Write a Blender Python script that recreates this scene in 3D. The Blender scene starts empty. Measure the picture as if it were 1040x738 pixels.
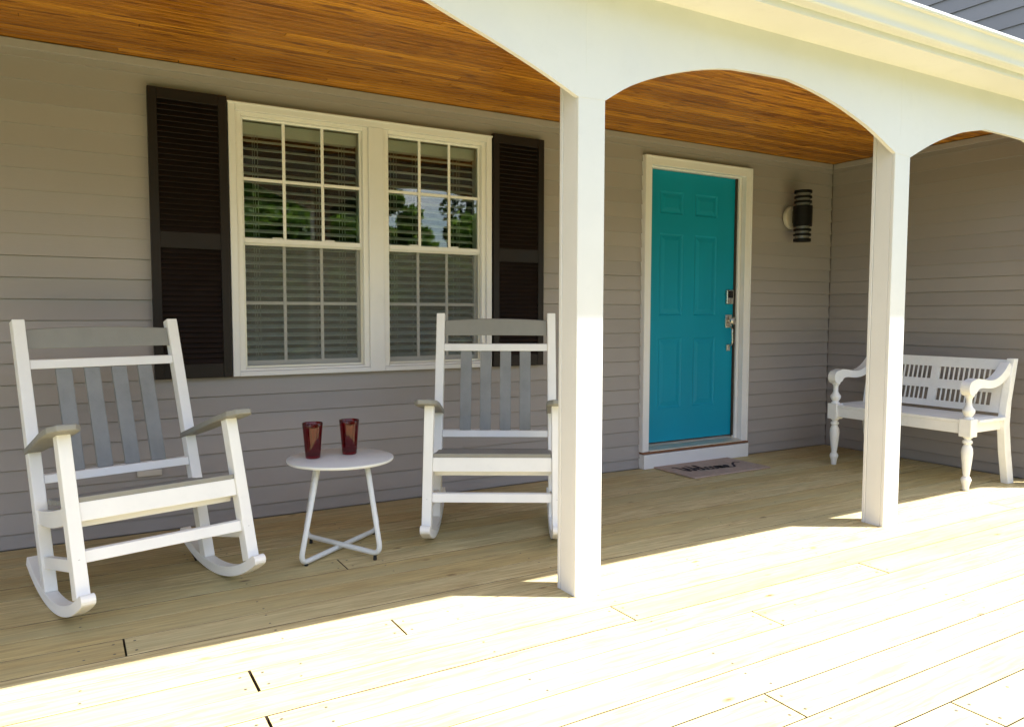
import bpy, bmesh, math, random
from mathutils import Vector, Matrix
R = math.radians
random.seed(7)
sc = bpy.context.scene
C = sc.collection

# ------------------------------------------------------------------ camera
cam = bpy.data.objects.new('camera', bpy.data.cameras.new('camera')); C.objects.link(cam)
yw, pt, rl, FPX = R(-30.3468), R(-3.7608), R(0.0957), 770.8
F = Vector((-math.sin(yw)*math.cos(pt), math.cos(yw)*math.cos(pt), math.sin(pt)))
Rt = Vector((math.cos(yw), math.sin(yw), 0)); U = Rt.cross(F)
R2 = Rt*math.cos(rl)+U*math.sin(rl); U2 = -Rt*math.sin(rl)+U*math.cos(rl)
m = Matrix((R2, U2, -F)).transposed().to_4x4(); m.translation = Vector((0, -4.298, 1.137))
cam.matrix_world = m
cam.data.sensor_width = 36; cam.data.lens = 36*FPX/1040
cam.data.clip_start = .05; cam.data.clip_end = 3000
sc.camera = cam

# ------------------------------------------------------------------ world + sun
SUN = Vector((.372, -.237, 1)).normalized()
elev = math.asin(SUN.z)
w = bpy.data.worlds.new('World'); sc.world = w; w.use_nodes = True
nt = w.node_tree; nt.nodes.clear()
sky = nt.nodes.new('ShaderNodeTexSky'); sky.sky_type = 'NISHITA'; sky.sun_disc = False
sky.sun_elevation = elev; sky.sun_rotation = math.atan2(SUN.x, SUN.y)
sky.air_density = 1.0; sky.dust_density = 1.2
tc = nt.nodes.new('ShaderNodeTexCoord'); ns = nt.nodes.new('ShaderNodeTexNoise')
ns.inputs['Scale'].default_value = 4.5; ns.inputs['Detail'].default_value = 6; ns.inputs['Roughness'].default_value = .55
mp = nt.nodes.new('ShaderNodeMapping'); mp.inputs['Scale'].default_value = (1, 1, 2.2)
cr = nt.nodes.new('ShaderNodeValToRGB'); cr.color_ramp.elements[0].position = .50; cr.color_ramp.elements[1].position = .66
mx = nt.nodes.new('ShaderNodeMix'); mx.data_type = 'RGBA'; mx.inputs['B'].default_value = (8, 8, 8.2, 1)
bg = nt.nodes.new('ShaderNodeBackground'); bg.inputs['Strength'].default_value = .095
wo = nt.nodes.new('ShaderNodeOutputWorld')
L = nt.links.new
L(tc.outputs['Generated'], mp.inputs['Vector']); L(mp.outputs['Vector'], ns.inputs['Vector']); L(ns.outputs['Fac'], cr.inputs['Fac'])
L(cr.outputs['Color'], mx.inputs['Factor']); L(sky.outputs['Color'], mx.inputs['A']); L(mx.outputs['Result'], bg.inputs['Color']); L(bg.outputs['Background'], wo.inputs['Surface'])
sd = bpy.data.lights.new('sun', 'SUN'); sd.energy = 4.0; sd.angle = R(.53); sd.color = (1, .965, .91)
so = bpy.data.objects.new('sun', sd); C.objects.link(so)
so.rotation_euler = SUN.to_track_quat('Z', 'Y').to_euler(); so.location = SUN*30
vs = sc.view_settings
vs.view_transform = 'Standard'; vs.look = 'None'; vs.gamma = 1; vs.exposure = 1.88
sc.render.engine = 'CYCLES'
sc.cycles.max_bounces = 10; sc.cycles.diffuse_bounces = 6; sc.cycles.transparent_max_bounces = 16

# ------------------------------------------------------------------ materials
class NT:
    def __init__(s, name):
        s.m = bpy.data.materials.new(name); s.m.use_nodes = True; s.t = s.m.node_tree
        s.b = s.t.nodes['Principled BSDF']; s.out = s.t.nodes['Material Output']
    def n(s, typ, **kw):
        x = s.t.nodes.new(typ)
        for k, v in kw.items():
            if k in x.inputs.keys(): x.inputs[k].default_value = v
            else: setattr(x, k, v)
        return x
    def l(s, a, b): s.t.links.new(a, b)
    def coord(s, scale=(1, 1, 1), off=None):
        t = s.n('ShaderNodeTexCoord'); mp = s.n('ShaderNodeMapping'); mp.inputs['Scale'].default_value = scale
        s.l(t.outputs['Object'], mp.inputs['Vector'])
        if off is not None:
            a = s.n('ShaderNodeVectorMath', operation='ADD'); s.l(mp.outputs[0], a.inputs[0]); s.l(off, a.inputs[1]); return a.outputs[0]
        return mp.outputs[0]
    def noise(s, vec, scale=5, detail=4, rough=.5, dist=0):
        x = s.n('ShaderNodeTexNoise'); x.inputs['Scale'].default_value = scale; x.inputs['Detail'].default_value = detail
        x.inputs['Roughness'].default_value = rough; x.inputs['Distortion'].default_value = dist; s.l(vec, x.inputs['Vector']); return x.outputs['Fac']
    def ramp(s, fac, els):
        x = s.n('ShaderNodeValToRGB'); cr = x.color_ramp
        while len(cr.elements) < len(els): cr.elements.new(.5)
        for e, (p, c) in zip(cr.elements, els): e.position = p; e.color = (c, c, c, 1) if isinstance(c, (int, float)) else (*c, 1)
        s.l(fac, x.inputs['Fac']); return x.outputs['Color']
    def mix(s, f, a, b, blend='MIX'):
        x = s.n('ShaderNodeMix'); x.data_type = 'RGBA'; x.blend_type = blend
        for k, v in (('Factor', f), ('A', a), ('B', b)):
            if hasattr(v, 'is_output'): s.l(v, x.inputs[k])
            else: x.inputs[k].default_value = v if k == 'Factor' else (*v, 1)
        return x.outputs['Result']
    def bump(s, h, st=.2, d=.002):
        x = s.n('ShaderNodeBump'); x.inputs['Strength'].default_value = st; x.inputs['Distance'].default_value = d
        s.l(h, x.inputs['Height']); s.l(x.outputs[0], s.b.inputs['Normal'])

def paint(name, col, rough=.45, var=.06, bump=.12, scale=6, grime=.0, spec=.5, stretch=(1, 1, 1)):
    k = NT(name); v = k.coord(stretch)
    f = k.noise(v, scale, 5, .6)
    a = tuple(c*(1-var) for c in col); b = tuple(min(1, c*(1+var)) for c in col)
    c = k.ramp(f, [(.3, a), (.7, b)])
    if grime:
        g = k.ramp(k.noise(v, scale*3.1, 8, .75), [(.56, 0.), (.75, grime)])
        c = k.mix(g, c, tuple(x*.55 for x in col))
    k.l(c, k.b.inputs['Base Color'])
    k.l(k.ramp(k.noise(v, scale*2, 4), [(.3, rough-.07), (.7, rough+.1)]), k.b.inputs['Roughness'])
    k.b.inputs['Specular IOR Level'].default_value = spec
    k.bump(k.noise(v, 60, 4, .6), bump, .0015)
    return k.m

def wood_deck():
    k = NT('deck_pine'); g = k.n('ShaderNodeNewGeometry')
    rnd = g.outputs['Random Per Island']
    cmb = k.n('ShaderNodeCombineXYZ'); ml = k.n('ShaderNodeMath', operation='MULTIPLY'); ml.inputs[1].default_value = 57
    k.l(rnd, ml.inputs[0]); k.l(ml.outputs[0], cmb.inputs[0]); k.l(ml.outputs[0], cmb.inputs[1])
    v1 = k.coord((.9, 11, 11), cmb.outputs[0]); v2 = k.coord((1.6, 30, 30), cmb.outputs[0]); v3 = k.coord((6, 14, 14), cmb.outputs[0])
    base = k.ramp(rnd, [(0, (.54, .425, .185)), (.35, (.65, .53, .265)), (.65, (.71, .60, .335)), (1, (.59, .475, .215))])
    f1 = k.noise(v1, 1.6, 5, .55, 1.6)
    f2 = k.noise(v2, 2.2, 6, .65, .6)
    c = k.mix(k.ramp(f1, [(.38, .0), (.47, .55), (.52, .1), (.66, .45), (.8, .0)]), base, (.38, .27, .12))
    c = k.mix(k.ramp(f2, [(.40, .75), (.58, 0.)]), c, (.34, .25, .115))
    c = k.mix(k.ramp(k.noise(k.coord((.7, 5, 5), cmb.outputs[0]), 1.3, 3), [(.45, 0.), (.7, .6)]), c, (.46, .42, .235))
    vo = k.n('ShaderNodeTexVoronoi'); vo.inputs['Scale'].default_value = 1.0; k.l(v3, vo.inputs['Vector'])
    vo.inputs['Scale'].default_value = .45
    c = k.mix(k.ramp(vo.outputs['Distance'], [(.02, .9), (.05, .5), (.085, 0.)]), c, (.13, .07, .03))
    k.l(c, k.b.inputs['Base Color']); k.b.inputs['Roughness'].default_value = .62
    k.b.inputs['Specular IOR Level'].default_value = .35
    k.bump(f2, .25, .002)
    return k.m

def wood_ceiling():
    k = NT('stained_beadboard'); g = k.n('ShaderNodeNewGeometry'); rnd = g.outputs['Random Per Island']
    cmb = k.n('ShaderNodeCombineXYZ'); ml = k.n('ShaderNodeMath', operation='MULTIPLY'); ml.inputs[1].default_value = 43
    k.l(rnd, ml.inputs[0]); k.l(ml.outputs[0], cmb.inputs[0]); k.l(ml.outputs[0], cmb.inputs[1])
    base = k.ramp(rnd, [(0, (.25, .092, .007)), (.4, (.40, .158, .011)), (.8, (.60, .265, .020)), (1, (.31, .115, .009))])
    f = k.noise(k.coord((1.5, 55, 55), cmb.outputs[0]), 2.2, 6, .65, .5)
    c = k.mix(k.ramp(f, [(.38, .55), (.5, .15), (.62, 0.)]), base, (.19, .058, .005))
    bl = k.noise(k.coord((1, 2.6, 2.6)), 1.6, 6, .7, .9)
    c = k.mix(k.ramp(bl, [(.52, 0.), (.72, .65)]), c, (.17, .05, .006))
    st = k.noise(k.coord((2.6, 20, 20)), 1.7, 3, .5, .2)
    c = k.mix(k.ramp(st, [(.57, 0.), (.65, .75)]), c, (.11, .03, .004))
    k.l(c, k.b.inputs['Base Color']); k.b.inputs['Roughness'].default_value = .42; k.b.inputs['Specular IOR Level'].default_value = .3
    k.bump(f, .2, .002)
    return k.m

def siding(name, col):
    k = NT(name); g = k.n('ShaderNodeNewGeometry')
    rnd = g.outputs['Random Per Island']
    base = k.ramp(rnd, [(0, tuple(c*.95 for c in col)), (1, tuple(c*1.05 for c in col))])
    v = k.coord((1, 1, 1))
    c = k.mix(k.ramp(k.noise(v, 1.7, 5, .6), [(.35, 0.), (.7, .22)]), base, tuple(c*.82 for c in col))
    c = k.mix(k.ramp(k.noise(k.coord((.6, .6, 6)), 9, 7, .75), [(.6, 0.), (.8, .25)]), c, tuple(min(1, c*1.4) for c in col))
    k.l(c, k.b.inputs['Base Color']); k.b.inputs['Roughness'].default_value = .55; k.b.inputs['Specular IOR Level'].default_value = .35
    k.bump(k.noise(k.coord((1.2, 1.2, 26)), 12, 6, .7, .5), .28, .002)
    return k.m

def glass():
    k = NT('window_glass'); k.t.nodes.remove(k.b)
    fr = k.n('ShaderNodeFresnel'); fr.inputs['IOR'].default_value = 1.65
    gl = k.n('ShaderNodeBsdfGlossy'); gl.inputs['Roughness'].default_value = .012; gl.inputs['Color'].default_value = (.97, 1, .98, 1)
    tr = k.n('ShaderNodeBsdfTransparent'); tr.inputs['Color'].default_value = (.93, .95, .93, 1)
    mx = k.n('ShaderNodeMixShader'); k.l(fr.outputs[0], mx.inputs[0]); k.l(tr.outputs[0], mx.inputs[1]); k.l(gl.outputs[0], mx.inputs[2])
    bp = k.n('ShaderNodeBump'); bp.inputs['Strength'].default_value = .04; bp.inputs['Distance'].default_value = .01
    k.l(k.noise(k.coord(), 3.5, 1), bp.inputs['Height']); k.l(bp.outputs[0], gl.inputs['Normal'])
    k.l(mx.outputs[0], k.out.inputs[0]); return k.m

def screen_mat():
    k = NT('insect_mesh'); k.b.inputs['Base Color'].default_value = (.16, .165, .15, 1); k.b.inputs['Roughness'].default_value = .7
    tr = k.n('ShaderNodeBsdfTransparent'); mx = k.n('ShaderNodeMixShader'); mx.inputs[0].default_value = .42
    k.l(tr.outputs[0], mx.inputs[1]); k.l(k.b.outputs[0], mx.inputs[2]); k.l(mx.outputs[0], k.out.inputs[0]); return k.m

def leaf(name, c1, c2):
    k = NT(name); g = k.n('ShaderNodeNewGeometry')
    c = k.ramp(g.outputs['Random Per Island'], [(0, c1), (1, c2)]); k.l(c, k.b.inputs['Base Color']); k.b.inputs['Roughness'].default_value = .6
    tl = k.n('ShaderNodeBsdfTranslucent'); k.l(c, tl.inputs['Color']); mx = k.n('ShaderNodeMixShader'); mx.inputs[0].default_value = .55
    k.l(k.b.outputs[0], mx.inputs[1]); k.l(tl.outputs[0], mx.inputs[2]); k.l(mx.outputs[0], k.out.inputs[0]); return k.m

def metal(name, col, rough):
    k = NT(name); k.b.inputs['Base Color'].default_value = (*col, 1); k.b.inputs['Metallic'].default_value = 1
    k.l(k.ramp(k.noise(k.coord((1, 1, 1)), 40, 3), [(.3, rough-.05), (.7, rough+.08)]), k.b.inputs['Roughness']); return k.m

def red_plastic():
    k = NT('red_translucent_plastic'); k.b.inputs['Base Color'].default_value = (.36, .008, .016, 1)
    k.b.inputs['Transmission Weight'].default_value = .92; k.b.inputs['Roughness'].default_value = .06; k.b.inputs['IOR'].default_value = 1.46
    k.bump(k.noise(k.coord(), 35, 2), .05, .001)
    return k.m

def lawn():
    k = NT('lawn_grass'); v = k.coord()
    c = k.ramp(k.noise(v, .6, 8, .7), [(.3, (.045, .085, .018)), (.7, (.11, .15, .035))])
    k.l(c, k.b.inputs['Base Color']); k.b.inputs['Roughness'].default_value = .9; k.bump(k.noise(v, 40, 6, .8), .8, .03); return k.m

M = dict(
    deck=wood_deck(), ceil=wood_ceiling(), siding=siding('taupe_clapboard', (.352, .320, .308)),
    slate=paint('slate_grey_slat', (.235, .240, .240), .5, .1, .3, 9, .25, .4, (2, 2, 1)),
    siding2=siding('shaded_wing_clapboard', (.312, .284, .270)),  # taupe clapboard darkened; the end wall's shade is put into its colour
    trim=paint('trim_paint', (.76, .75, .755), .42, .03, .10, 2.5, .12),
    post=paint('post_paint', (.72, .715, .725), .45, .03, .12, 2.5, .08),
    vinyl=paint('window_vinyl', (.80, .785, .77), .35, .02, .04, 3, .1),
    shutter=paint('shutter_brown', (.013, .008, .007), .5, .12, .1, 6, 0, .3),
    teal=paint('turquoise_door_paint', (.0005, .265, .405), .46, .05, .12, 3, .0, .25, (1, 1, .5)),
    chairw=paint('white_poly_lumber', (.87, .86, .84), .42, .03, .12, 7, .10),
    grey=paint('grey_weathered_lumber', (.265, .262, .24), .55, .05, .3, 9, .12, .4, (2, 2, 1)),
    bench=paint('white_bench_paint', (.82, .82, .82), .45, .04, .2, 9, .25),
    tablew=paint('table_powder_coat', (.76, .77, .76), .38, .03, .08, 8, .1),
    black=paint('black_lamp_metal', (.006, .005, .005), .45, .1, .1, 8, 0, .2),
    rubber=paint('black_rubber', (.015, .015, .015), .7, .1, .1, 8),
    mount=paint('cream_lamp_mount', (.52, .48, .41), .5, .03, .05, 8),
    lampglass=paint('frosted_lamp_glass', (.16, .155, .145), .2, .03, .05, 8),
    blind=paint('vinyl_blind', (.86, .86, .83), .45, .03, .03, 5),
    cord=paint('blind_cord', (.62, .61, .55), .7, .03, .03, 5),
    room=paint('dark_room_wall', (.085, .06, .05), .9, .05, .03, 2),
    brown=paint('sill_wood_edge', (.22, .09, .04), .6, .1, .1, 8),
    mat=paint('doormat_weave', (.40, .30, .25), .95, .12, .9, 26),
    ink=paint('doormat_lettering', (.028, .016, .022), .9, .1, .2, 20),
    nickel=metal('satin_nickel', (.66, .62, .55), .28), alu=metal('threshold_aluminium', (.78, .75, .68), .55),
    dark=paint('dark_keypad', (.012, .012, .013), .2, .05, .02, 8),
    gutter=paint('gutter_enamel', (.72, .72, .73), .5, .03, .05, 2, .15),
    roof=paint('roof_shingle', (.06, .06, .062), .85, .2, .8, 14, .3), gap=paint('dark_deck_gap', (.075, .05, .03), .9), groove_dark=paint('dark_ceiling_groove', (.06, .02, .006), .6), joint=paint('caulk_gap', (.05, .04, .03), .9),
    outlet=paint('outlet_cover_plastic', (.50, .46, .42), .3, .03, .02, 8), screw=paint('deck_screw', (.10, .085, .06), .5),
    bark=paint('tree_bark', (.11, .08, .055), .9, .3, .9, 5), glass=glass(), screen=screen_mat(), red=red_plastic(), lawn=lawn(),
    leafa=leaf('broadleaf_foliage', (.06, .14, .016), (.20, .32, .04)), leafb=leaf('dark_conifer_foliage', (.02, .045, .015), (.05, .085, .025)))

# ------------------------------------------------------------------ helpers
def link(name, bm, mat, parent=None, bevel=0, smooth=False, seg=2):
    me = bpy.data.meshes.new(name); bmesh.ops.recalc_face_normals(bm, faces=bm.faces); bm.to_mesh(me); bm.free()
    for mm in (mat if isinstance(mat, (list, tuple)) else [mat]): me.materials.append(M[mm])
    o = bpy.data.objects.new(name, me); C.objects.link(o)
    if smooth:
        for p in me.polygons: p.use_smooth = True
        if smooth != 'all':
            try: me.set_sharp_from_angle(angle=R(35))
            except Exception: pass
    if bevel:
        b = o.modifiers.new('edge', 'BEVEL'); b.width = bevel; b.segments = seg; b.limit_method = 'ANGLE'; b.angle_limit = R(35)
    if parent is not None: o.parent = parent
    return o
def empty(name, loc=(0, 0, 0), rz=0):
    o = bpy.data.objects.new(name, None); C.objects.link(o); o.location = loc; o.rotation_euler = (0, 0, rz); o.empty_display_size = .1; return o
def tag(o, label=None, cat=None, group=None, kind=None):
    for k, v in (('label', label), ('category', cat), ('group', group), ('kind', kind)):
        if v: o[k] = v
    return o
def box(bm, x0, x1, y0, y1, z0, z1, mi=0, mat=None):
    vs_ = [Vector((x, y, z)) for x in (x0, x1) for y in (y0, y1) for z in (z0, z1)]
    if mat is not None: vs_ = [mat @ v for v in vs_]
    v = [bm.verts.new(p) for p in vs_]
    for q in ((0, 1, 3, 2), (4, 6, 7, 5), (0, 4, 5, 1), (2, 3, 7, 6), (0, 2, 6, 4), (1, 5, 7, 3)):
        bm.faces.new([v[i] for i in q]).material_index = mi
def prism(bm, poly, axis, a, b, mi=0, mat=None):
    """extrude a 2D polygon along an axis; poly gives the two other coordinates in xyz order"""
    def P(p, t):
        q = {'x': (t, p[0], p[1]), 'y': (p[0], t, p[1]), 'z': (p[0], p[1], t)}[axis]
        q = Vector(q); return mat @ q if mat is not None else q
    A = [bm.verts.new(P(p, a)) for p in poly]; B = [bm.verts.new(P(p, b)) for p in poly]; n = len(poly)
    bm.faces.new(A).material_index = mi; bm.faces.new(B[::-1]).material_index = mi
    for i in range(n): bm.faces.new((A[i], B[i], B[(i+1) % n], A[(i+1) % n])).material_index = mi
def lathe(bm, prof, c=(0, 0), n=28, mi=0, cap=True, axis='z', c3=None):
    rings = []
    for r, z in prof:
        ring = []
        for i in range(n):
            a = 2*math.pi*i/n
            if axis == 'z': p = (c[0]+r*math.cos(a), c[1]+r*math.sin(a), z)
            elif axis == 'y': p = (c[0]+r*math.cos(a), z, c[1]+r*math.sin(a))
            else: p = (z, c[0]+r*math.cos(a), c[1]+r*math.sin(a))
            ring.append(bm.verts.new(p))
        rings.append(ring)
    for A, B in zip(rings, rings[1:]):
        for i in range(n): bm.faces.new((A[i], A[(i+1) % n], B[(i+1) % n], B[i])).material_index = mi
    if cap: bm.faces.new(rings[0][::-1]).material_index = mi; bm.faces.new(rings[-1]).material_index = mi
def tube(bm, pts, r, n=12, closed=False, mi=0):
    pts = [Vector(p) for p in pts]; rings = []; k = len(pts); up = None
    for i, p in enumerate(pts):
        t = ((pts[(i+1) % k]-pts[i-1]) if closed or 0 < i < k-1 else (pts[1]-pts[0] if i == 0 else pts[-1]-pts[-2])).normalized()
        if up is None: up = t.orthogonal().normalized()
        up = (up-t*up.dot(t)).normalized(); s = t.cross(up)
        rings.append([bm.verts.new(p+(up*math.cos(2*math.pi*j/n)+s*math.sin(2*math.pi*j/n))*r) for j in range(n)])
    for A, B in zip(rings, rings[1:]+([rings[0]] if closed else [])):
        for i in range(n): bm.faces.new((A[i], A[(i+1) % n], B[(i+1) % n], B[i])).material_index = mi
    if not closed: bm.faces.new(rings[0][::-1]).material_index = mi; bm.faces.new(rings[-1]).material_index = mi
def fillet(pts, r, n=6):
    pts = [Vector(p) for p in pts]; out = [pts[0]]
    for a, b, c in zip(pts, pts[1:], pts[2:]):
        d1, d2 = (a-b), (c-b); q = min(r, d1.length*.45, d2.length*.45); p1 = b+d1.normalized()*q; p2 = b+d2.normalized()*q
        for i in range(n+1):
            t = i/n; out.append((p1*(1-t)**2)+(b*2*t*(1-t))+(p2*t*t))
    return out+[pts[-1]]
def plank(bm, x0, x1, y0, y1, z0, z1, ch, flip=1, mi=0, sm=0):
    """board along x, chamfered along its visible face (flip=1 top, -1 bottom) on all four sides"""
    a, b = (z0, z1) if flip > 0 else (z1, z0)
    zc = b-ch*flip
    r = [[(x0, y0), (x1, y0), (x1, y1), (x0, y1)], [(x0, y0), (x1, y0), (x1, y1), (x0, y1)],
         [(x0+ch*.6, y0+ch), (x1-ch*.6, y0+ch), (x1-ch*.6, y1-ch), (x0+ch*.6, y1-ch)]]
    R_ = [[bm.verts.new((x, y, z)) for x, y in q] for q, z in zip(r, (a, zc, b))]
    for kk, (A, B) in enumerate(zip(R_, R_[1:])):
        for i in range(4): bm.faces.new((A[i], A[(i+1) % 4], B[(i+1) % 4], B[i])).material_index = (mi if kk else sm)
    bm.faces.new(R_[0]).material_index = mi; bm.faces.new(R_[2]).material_index = mi
def catmull(p, n=8):
    p = [p[0]]+list(p)+[p[-1]]; o = []
    for i in range(1, len(p)-2):
        for t in [j/n for j in range(n)]:
            o.append(tuple(.5*((2*p[i][k])+(-p[i-1][k]+p[i+1][k])*t+(2*p[i-1][k]-5*p[i][k]+4*p[i+1][k]-p[i+2][k])*t*t+(-p[i-1][k]+3*p[i][k]-3*p[i+1][k]+p[i+2][k])*t**3) for k in (0, 1)))
    return o+[p[-1]]
NB = bmesh.new

# ------------------------------------------------------------------ setting: ground and deck
b = NB()
for i in range(1): 
    v = [b.verts.new(p) for p in ((-400, -600, -.55), (400, -600, -.55), (400, 400, -.55), (-400, 400, -.55))]; b.faces.new(v)
tag(link('lawn', b, 'lawn'), kind='structure')

PITCH = .155; Y0 = -1.69
obs = {(-1.535): [.138], -1.845: [1.01], -2.0: [.47, 4.79], -2.155: [1.795], -2.31: [.455, 3.10], -2.465: [2.235], -2.93: [1.775], -1.07: [1.048], -.45: [3.69], -.605: [.483], -3.24: [2.21]}
b = NB(); rs = random.Random(4)
k = -11
y = Y0+PITCH*11
while y > -3.95:
    y1 = min(y, -.002); y0 = y-PITCH
    js = []
    for ky, xs in obs.items():
        if abs(ky-y0) < .03: js = list(xs)
    seen = list(js); x = -4.1+rs.uniform(0, 2.4)
    while x < 5.8:
        if all(abs(x-q) > 2.2 for q in seen) and not (js and -.6 < x < 6): js.append(x)
        x += rs.choice((2.44, 3.05, 3.66, 4.88))
    xs = [-4.2]+sorted(js)+[5.69 if y0 > -1.80 else 7.6]
    for xa_, xb_ in zip(xs, xs[1:]):
        if y1-y0 > .02:
            dz = rs.uniform(-.0005, .0005); gj = .0062 if not (abs(xb_-.47) < .03 or abs(xb_-3.10) < .01 or abs(xb_-4.79) < .01) else .0085
            plank(b, xa_+(.0), xb_-gj, y0+.0048, y1, -.032, dz, .0012, sm=3)  # plank sides take a darker colour so the seams read as lines
            for xe in (xa_+.03, xb_-gj-.03):
                if xe in () or xa_ < -4: pass
                for yy in (y0+.035, y1-.035):
                    n = 8; vv = [b.verts.new((xe+.0052*math.cos(2*math.pi*i/n), yy+.0052*math.sin(2*math.pi*i/n), dz+.0006)) for i in range(n)]
                    b.faces.new(vv).material_index = 1
            xj = math.ceil(xa_/.61)*.61
            while xj < xb_-.05:
                if xj > xa_+.12:
                    for yy in (y0+.035, y1-.035):
                        n = 7; q = xj+rs.uniform(-.012, .012); vv = [b.verts.new((q+.0048*math.cos(2*math.pi*i/n), yy+.0048*math.sin(2*math.pi*i/n), dz+.0006)) for i in range(n)]
                        b.faces.new(vv).material_index = 1
                xj += 1.22
    y = y0
# joists and rim board below
for xj in range(-10, 19): box(b, xj*.406-.02, xj*.406+.02, -3.9, -.01, -.22, -.034, 2)
box(b, -4.2, 7.6, -3.965, -3.93, -.28, -.004, 2)
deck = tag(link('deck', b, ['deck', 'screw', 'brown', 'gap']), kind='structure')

# ------------------------------------------------------------------ the house
house = tag(empty('house', (0, 0, 0)), 'taupe clapboard house front with white arched porch, brown shutters and turquoise door', 'house')
HC = 2.411
XA, XB, PS, YP = 1.7248, 3.7286, .1288, -1.855
XC = 5.6963
Z0, CP = .384, .1025
WIN = (.795, 2.315, .825, 2.215)       # rough hole
DOOR = (3.64, 4.65, 0, 2.235)
def cuts(z0, z1, x0, x1, holes):
    """split a rectangle by rectangular holes"""
    rects = [(x0, x1, z0, z1)]
    for hx0, hx1, hz0, hz1 in holes:
        out = []
        for a, b_, c, d in rects:
            if b_ <= hx0 or a >= hx1 or d <= hz0 or c >= hz1: out.append((a, b_, c, d)); continue
            if a < hx0: out.append((a, hx0, c, d))
            if b_ > hx1: out.append((hx1, b_, c, d))
            u0, u1 = max(a, hx0), min(b_, hx1)
            if c < hz0: out.append((u0, u1, c, hz0))
            if d > hz1: out.append((u0, u1, hz1, d))
        rects = out
    return rects
def clap_rows(bm, x0, x1, zlo, zhi, holes, place, out=.0115, rng=None, CP=CP):
    k = int(math.floor((zlo-Z0)/CP))-1
    while Z0+CP*k < zhi:
        a = Z0+CP*k; c = a+CP; lo, hi = max(a, zlo), min(c, zhi); k += 1
        if hi-lo < .004: continue
        segs = [x0]; q = 99
        while q < x1-.4: segs.append(q); q += 3.66
        segs.append(x1)
        for s0, s1 in zip(segs, segs[1:]):
            for (u0, u1, w0, w1) in cuts(lo, hi, s0, s1-(.0015 if s1 < x1 else 0), holes):
                f = lambda z: out*(1-(z-a)/CP)+.002
                gz = a+CP-.0030      # shadow groove under the lip of the next board
                pr = [(w0, f(w0))]
                if w0 < gz < w1 and gz < 1.42: pr += [(gz, f(gz)), (gz+.0006, f(gz)-.005), (w1, f(gz)-.005)]
                else: pr += [(w1, f(w1))]
                A = [bm.verts.new(place(u0, d, z)) for z, d in pr]; B = [bm.verts.new(place(u1, d, z)) for z, d in pr]
                for i in range(len(pr)-1): bm.faces.new((A[i], B[i], B[i+1], A[i+1]))
                e0 = bm.verts.new(place(u0, -.012, w0)); e1 = bm.verts.new(place(u1, -.012, w0)); bm.faces.new((e0, e1, B[0], A[0]))
                t0 = bm.verts.new(place(u0, -.012, w1)); t1 = bm.verts.new(place(u1, -.012, w1)); bm.faces.new((A[-1], B[-1], t1, t0))
                bm.faces.new([e0]+A+[t0]); bm.faces.new([e1]+B+[t1])
rng = random.Random(11)
b = NB(); clap_rows(b, -4.4, XC-.001, .004, HC+.02, [WIN, DOOR], lambda x, d, z: (x, -d+.012, z), rng=rng)
wall = link('front_wall', b, 'siding', house)
b = NB()
for u0, u1, w0, w1 in cuts(-.5, 3.0, -4.4, XC+.1, [WIN, DOOR]): box(b, u0, u1, .0265, .13, w0, w1)
link('wall_core', b, 'siding', house)
# end wall / taller wing on the right
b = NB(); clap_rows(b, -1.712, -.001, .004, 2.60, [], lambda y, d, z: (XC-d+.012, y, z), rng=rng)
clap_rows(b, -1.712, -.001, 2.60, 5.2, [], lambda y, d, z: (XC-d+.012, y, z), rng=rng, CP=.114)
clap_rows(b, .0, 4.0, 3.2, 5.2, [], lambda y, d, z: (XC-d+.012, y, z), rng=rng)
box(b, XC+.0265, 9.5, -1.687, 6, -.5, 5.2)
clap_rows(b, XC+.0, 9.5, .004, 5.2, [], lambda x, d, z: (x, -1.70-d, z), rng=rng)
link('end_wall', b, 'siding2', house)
b = NB(); box(b, XC-.026, XC-.002, -1.722, -1.62, .0, 2.40)
# frieze / crown strip where wall meets ceiling
b.free()
b = NB(); prism(b, [(-.016, HC-.045), (-.016, HC-.004), (.010, HC-.004), (.010, HC-.045)], 'x', -4.4, XC-.02)
prism(b, [(XC-.016+.0, HC-.045), (XC-.016, HC-.004), (XC+.01, HC-.004), (XC+.01, HC-.045)], 'y', -1.71, -.018)
link('frieze_strip', b, 'siding', house, .003)

# porch ceiling
b = NB(); y = -.004; rs = random.Random(9)
while y > YP+PS+.01:
    y0 = y-.0440; q = -4.4+rs.uniform(.4, 3.6); xs = [-4.4]
    while q < XC-.3: xs.append(q); q += rs.choice((2.44, 3.05, 3.66))
    xs.append(XC-.002)
    for a, c in zip(xs, xs[1:]):
        plank(b, a, c-.0015, y0+.0016, y-.0016, HC, HC+.015, .003, -1, sm=1)  # board sides darker than the faces, marking the grooves
    y = y0
box(b, -4.4, XC, YP+PS, 0, HC+.0155, HC+.03, 1)
link('porch_ceiling', b, ['ceil', 'groove_dark'], house)

# posts
def post_mesh(x):
    bm = NB(); s = PS; t = .019
    box(bm, x+.002, x+s-.002, YP+t+.0015, YP+s-t-.0015, -.0005, HC-.001)
    box(bm, x, x+s, YP, YP+t, .0, 1.975); box(bm, x, x+s, YP+s-t, YP+s, .0, HC-.001)
    return bm
for x in (-1.505, XA, XB): link('porch_post', post_mesh(x), 'post', house, .003)
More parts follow.
